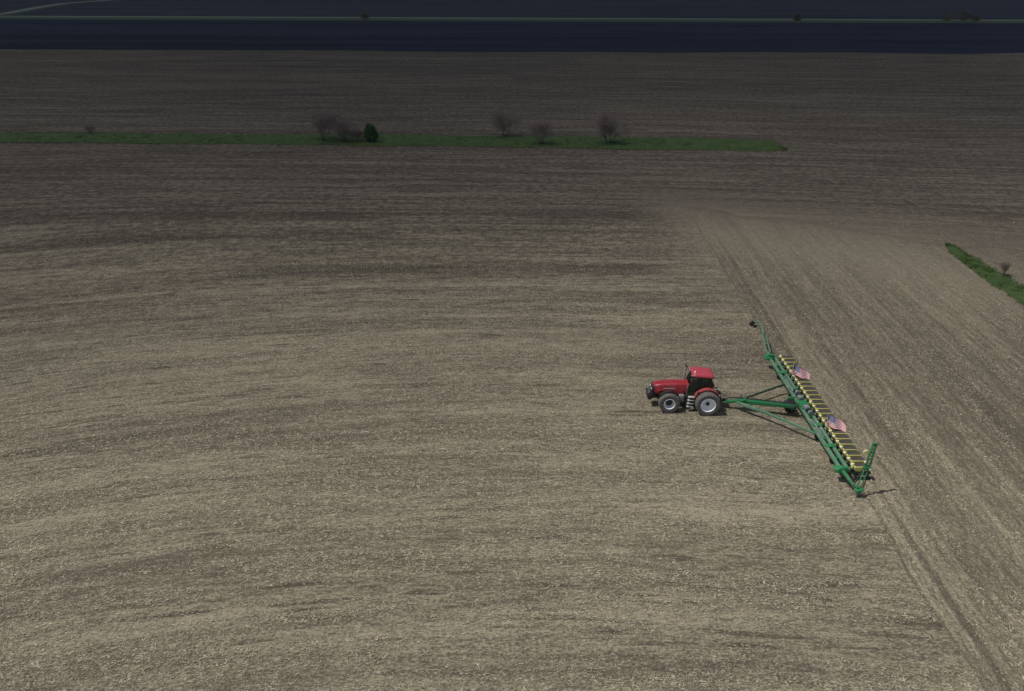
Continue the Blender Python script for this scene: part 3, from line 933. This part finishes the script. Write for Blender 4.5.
        od = MB(); od.lathe([(.01, -.012), (.19, -.004), (.19, .004), (.01, .012)], (1.20, 0, .19), n=22); od.build('opener_disc', M['steel'], r)
        return r
    base = row_unit()
    for k in range(24):
        y = -11.5 * ROW + k * ROW
        o = base if k == 0 else copy_tree(base, p)
        o.location = (0, y, 0)
    # ---- far marker, swung out flat over the field
    a = G(768, 352, 1.05) - PC; b = G(764, 335, 1.0) - PC; c = G(760.5, 324, .95) - PC; d = G(757.5, 320, 1.0) - PC; e = G(752.5, 320.5, .8) - PC
    mk = MB()
    st0 = Vector((-.05, 9.0, fz + .1))
    mk.bar(st0, a, .22, .18)
    off = Vector((.20, 0, 0))
    mk.bar(a - off, b - off * .8, .09); mk.bar(a + off, b + off * .8, .09)
    for i in range(5):
        t0 = i / 5; t1 = (i + 1) / 5
        mk.bar((a - off).lerp(b - off, t0), (a + off).lerp(b + off, t1), .045)
    mk.bar(b, c, .13); mk.bar(c, d, .10); mk.bar(d, e, .08); mk.bar(c + Vector((0, -.4, .02)), c + Vector((-.7, -.1, 0)), .06)
    mo = mk.build('row_marker', M['frame'], p, .008)
    dc = MB(); dc.lathe([(.01, -.05), (.16, -.03), (.28, .02), (.27, .03), (.01, -.02)], e + Vector((0, 0, -.35)), n=22)
    dc.bar(e, e + Vector((0, 0, -.35)), .05)
    dc.build('marker_disc', M['chassis'], mo)
    d2_ = MB(); q = G(755, 326, .45) - PC; d2_.lathe([(.01, -.08), (.17, -.08), (.19, 0), (.17, .08), (.01, .08)], q, n=20); d2_.build('marker_wheel', M['black'], mo)
    # ---- near marker, half folded: short arm out, long lattice arm standing up
    st1 = Vector((0, -9.0, fz + .1))
    el = Vector((23.58, 47.0, .55)) - PC
    mid = Vector((24.02, 47.3, 2.2)) - PC
    tp = Vector((24.28, 47.45, 4.0)) - PC
    nk = MB()
    nk.bar(st1, st1.lerp(el, .55), .19, .17); nk.bar(st1.lerp(el, .5), el, .15, .14)
    nk.box(el, (.42, .34, .24)); nk.bar(el + Vector((-.1, .35, .1)), el + Vector((.35, -.1, .12)), .2, .12)
    for s in (-1, 1):
        o = Vector((s * .17, s * .02, 0))
        nk.bar(el + o * .9, mid + o * .8, .07)
        nk.bar(mid + o, tp + o * .7, .105)
    for i in range(7):
        t0, t1 = i / 7, (i + 1) / 7
        s = 1 if i % 2 else -1
        nk.bar(mid.lerp(tp, t0) + Vector((s * .16, 0, 0)), mid.lerp(tp, t1) - Vector((s * .15, 0, 0)), .05)
    nk.box(mid, (.46, .2, .22)); nk.box(tp, (.34, .14, .14))
    no = nk.build('row_marker', M['green'], p, .008)
    cy2 = MB(); cy2.tube(el + Vector((-.34, .15, .1)), mid + Vector((-.2, .1, -.1)), .04); cy2.tube(el + Vector((.34, .1, .05)), mid + Vector((.26, .05, -.2)), .035)
    cy2.build('marker_cylinder', M['chassis'], no)
    lw = MB(); 
    w1 = mid.lerp(tp, .66) + Vector((-.42, 0, 0))
    lw.lathe([(.01, -.05), (.16, -.04), (.20, .0), (.16, .04), (.01, .05)], w1, n=16); lw.build('marker_disc', M['pale_yellow'], no)
    for t0, dx in ((.26, -.28), (-.05, .22)):
        wr = MB(); q = mid + (tp - mid) * t0 + Vector((dx, -.08, 0)); wr.lathe([(.01, -.04), (.09, -.03), (.09, .03), (.01, .04)], q, n=10)
        wr.build('reflector', M['white'], no)
make_planter()

# ------------------------------------------------------------------ flags
def make_flag(base, hoist_bottom, fly, label, ph):
    f = empty('flag', base)
    tag(f, label, 'flag', 'flags flying above the planter')
    pl = MB(); pl.tube((0, 0, 0), (0, 0, 1.68), .022, .016, 8); pl.lathe([(.005, 1.67), (.035, 1.70), (.03, 1.73), (.004, 1.75)], n=10, axis='z')
    pl.box((0, 0, .02), (.1, .1, .12))
    pl.build('flagpole', M['pole'], f)
    Hh, Wd = .88, 1.42
    z0 = hoist_bottom
    fl = Vector(fly).normalized()
    side = Vector((-fl.y, fl.x, 0)).normalized()
    def P(u, v):
        """u along the fly 0..1, v up 0..1"""
        wv = .17 * u ** .6 * math.sin(2.3 * math.pi * u * 1.15 + ph + .9 * v) + .05 * u * math.sin(9 * u + 3 * v + ph)
        tilt = .30 + .75 * u ** .6                       # free end leans over in the breeze
        up = Vector((0, 0, 1)) * math.cos(tilt) + side * math.sin(tilt)
        return Vector((.02, 0, z0)) + fl * (u * Wd) + up * (v * Hh * (1 - .12 * u)) + side * wv + Vector((0, 0, -.18 * u * u))
    nu, nv = 40, 26
    me = bpy.data.meshes.new('cloth')
    V = [P(i / nu, j / nv) for i in range(nu + 1) for j in range(nv + 1)]
    Fq, mi = [], []
    for i in range(nu):
        for j in range(nv):
            Fq.append((i * (nv + 1) + j, (i + 1) * (nv + 1) + j, (i + 1) * (nv + 1) + j + 1, i * (nv + 1) + j + 1))
            stripe = j // 2
            if i < 16 and stripe >= 6: mi.append(2)
            else: mi.append(0 if stripe % 2 == 0 else 1)
    me.from_pydata(V, [], Fq)
    for m in ('flag_red', 'flag_white', 'flag_blue'): me.materials.append(M[m])
    me.polygons.foreach_set('material_index', mi); me.polygons.foreach_set('use_smooth', [True] * len(Fq))
    o = bpy.data.objects.new('cloth', me); COL.objects.link(o); o.parent = f
    so = o.modifiers.new('thickness', 'SOLIDIFY'); so.thickness = .004; so.offset = 0
    # stars of the canton
    sm = MB()
    for r_ in range(9):
        cnt = 6 if r_ % 2 == 0 else 5
        for c_ in range(cnt):
            u = (.40) * ((c_ * 2 + (1 if r_ % 2 == 0 else 2)) / 12); v = 6 / 13 + 7 / 13 * (r_ + 1) / 10
            c0 = P(u, v); du = (P(u + .01, v) - c0).normalized(); dv = (P(u, v + .01) - c0).normalized()
            nn = du.cross(dv).normalized()
            for sg in (1, -1):
                pts = []
                for k in range(10):
                    a = math.pi / 2 + k * math.pi / 5; rr = .028 if k % 2 == 0 else .012
                    pts.append(c0 + du * math.cos(a) * rr + dv * math.sin(a) * rr + nn * .006 * sg)
                sm.quadset(pts, [tuple(range(10))])
    sm.build('star', M['flag_white'], o, smooth=False)
    return f
make_flag((23.66, 62.35, .9), .62, (1.22, -.42, -.16), 'flag with stars and stripes on the far half of the planter', .4)
make_flag((23.68, 54.0, .9), .62, (1.2, -.50, -.18), 'flag with stars and stripes on the near half of the planter', 1.5)

# ------------------------------------------------------------------ trees
def bare_tree(px, py, height, spread, label, seed, stems=3, group='bare trees on the grass strip', twigm='twig', budm=None, name='bare_tree'):
    rd = random.Random(seed)
    base = G(px, py)
    t = empty(name, base); tag(t, label, 'tree', group)
    tr, cr = MB(), MB()
    tips = []
    def grow(mb, p, d, ln, r, lv):
        n = 4 if lv < 2 else 2
        q = p
        for i in range(n):
            d = (d + Vector((rd.gauss(0, .13), rd.gauss(0, .13), rd.gauss(.03, .08)))).normalized()
            q2 = q + d * (ln / n)
            r2 = r * .80
            mb.tube(q, q2, r, r2, 5 if lv == 0 else (4 if lv == 1 else 3), caps=False)
            q, r = q2, r2
            if lv < 4 and (i > 0 or lv > 0):
                for _ in range(2):
                    side = Vector((rd.gauss(0, 1), rd.gauss(0, 1), rd.gauss(.25, .5))).normalized()
                    nd = (d * .7 + side * .95 * spread).normalized()
                    grow(cr, q, nd, ln * rd.uniform(.55, .80), max(.0021 * height, r * .48), lv + 1)
        tips.append(q)
    for s in range(stems):
        a = rd.random() * 6.28
        d = Vector((math.cos(a) * .42 * spread, math.sin(a) * .42 * spread, 1)).normalized()
        grow(tr, Vector((math.cos(a) * .12, math.sin(a) * .12, -.1)), d, height * rd.uniform(.48, .62), height * .016 + .02, 0)
    zt = max(v[2] for v in cr.v)
    k = height / zt
    for mb in (tr, cr): mb.v = [(v[0] * k, v[1] * k, max(v[2] * k, -.1)) for v in mb.v]
    tr.build('trunk', M['bark'], t); cr.build('crown', M[twigm], t, smooth=False)
    return t

def leafy_tree(px, py, height, width, label, seed, m, group=None, name='evergreen_shrub', cat='shrub', conical=True):
    r_ = np.random.default_rng(seed)
    base = G(px, py); t = empty(name, base); tag(t, label, cat, group)
    tr = MB(); tr.tube((0, 0, -.05), (.05, 0, height * .5), height * .03 + .03, .03, 7)
    for i in range(7):
        a = i * 2.4; z = height * (.15 + .09 * i); tr.tube((.02, 0, z), (math.cos(a) * width * .3, math.sin(a) * width * .3, z + height * .12), .03, .012, 4)
    tr.build('trunk', M['bark'], t)
    nc = 60; V = []
    for c in range(nc):
        zc = r_.random() ** .9
        wr = (1 - .75 * zc) if conical else math.sqrt(max(.05, 1 - (2 * zc - .9) ** 2))
        a = r_.random() * 6.28; rr = width / 2 * wr * (.45 + .55 * r_.random())
        cc = np.array([math.cos(a) * rr, math.sin(a) * rr, height * (.08 + .88 * zc)])
        s = width * .13 * (.7 + .7 * r_.random())
        k = 110
        P = cc + r_.normal(0, 1, (k, 3)) * s * .6
        for _ in range(1):
            A = r_.normal(0, 1, (k, 3)); A /= np.linalg.norm(A, axis=1)[:, None]
            B = np.cross(A, r_.normal(0, 1, (k, 3))); B /= np.linalg.norm(B, axis=1)[:, None]
            l = (.10 + .10 * r_.random(k))[:, None] * (height / 4) ** .5
            V.append(np.stack([P - A * l, P + B * l * .5, P + A * l], 1).reshape(-1, 3))
    V = np.concatenate(V); V[:, 2] = np.maximum(V[:, 2], .05)
    raw('crown', V, np.arange(len(V)).reshape(-1, 3), 3, m, t)
    return t

GA = 'bare trees on the long grass strip'
bare_tree(323, 140.5, 7.2, 1.1, 'tall bare tree, leftmost of the clump beside the dark evergreen', 3, 4, GA)
bare_tree(345, 141.5, 5.6, 1.0, 'lower bare tree in the middle of the clump by the dark evergreen', 5, 4, GA)
bare_tree(357, 141.5, 4.0, 1.1, 'low bare bush touching the left of the dark evergreen', 8, 5, GA)
leafy_tree(371, 142.0, 3.5, 2.7, 'dark green evergreen shrub at the right end of the tree clump', 4, M['cedar'], conical=False)
bare_tree(506, 136.8, 7.0, 1.2, 'wide bare tree at the upper edge of the grass strip, left of a smaller one', 12, 4, GA)
bare_tree(541, 144.0, 6.3, 1.0, 'small narrow bare tree between the two wide bare trees', 14, 4, GA)
bare_tree(608, 143.6, 7.4, 1.35, 'wide bare tree nearest the right end of the long grass strip', 17, 5, GA)
bare_tree(90, 134.0, 2.3, .9, 'tiny bare sapling alone on the left end of the grass strip', 21, 4, GA)
bare_tree(1003, 276.0, 2.3, .2, 'thin bare sapling beside the short right grass strip', 25, 5, None)
FA = 'small trees along the far gravel road'
leafy_tree(365, 18.4, 3, 5, 'dim small tree on the far road, left of the picture centre', 31, M['budding'], FA, 'roadside_tree', 'tree', False)
leafy_tree(797, 20.5, 4, 5, 'dim small tree alone on the far road, towards the right', 32, M['budding'], FA, 'roadside_tree', 'tree', False)
leafy_tree(946, 20.6, 3.5, 7, 'low olive tree, leftmost of the row at the right end of the far road', 33, M['budding'], FA, 'roadside_tree', 'tree', False)
leafy_tree(963, 20.6, 5, 8, 'tallest olive tree of the row at the right end of the far road', 34, M['budding'], FA, 'roadside_tree', 'tree', False)
leafy_tree(976, 20.6, 3, 6, 'low olive tree, rightmost of the row on the far road', 35, M['budding'], FA, 'roadside_tree', 'tree', False)

scene.cycles.max_bounces = 6
scene.cycles.volume_bounces = 1
scene.cycles.use_adaptive_sampling = True
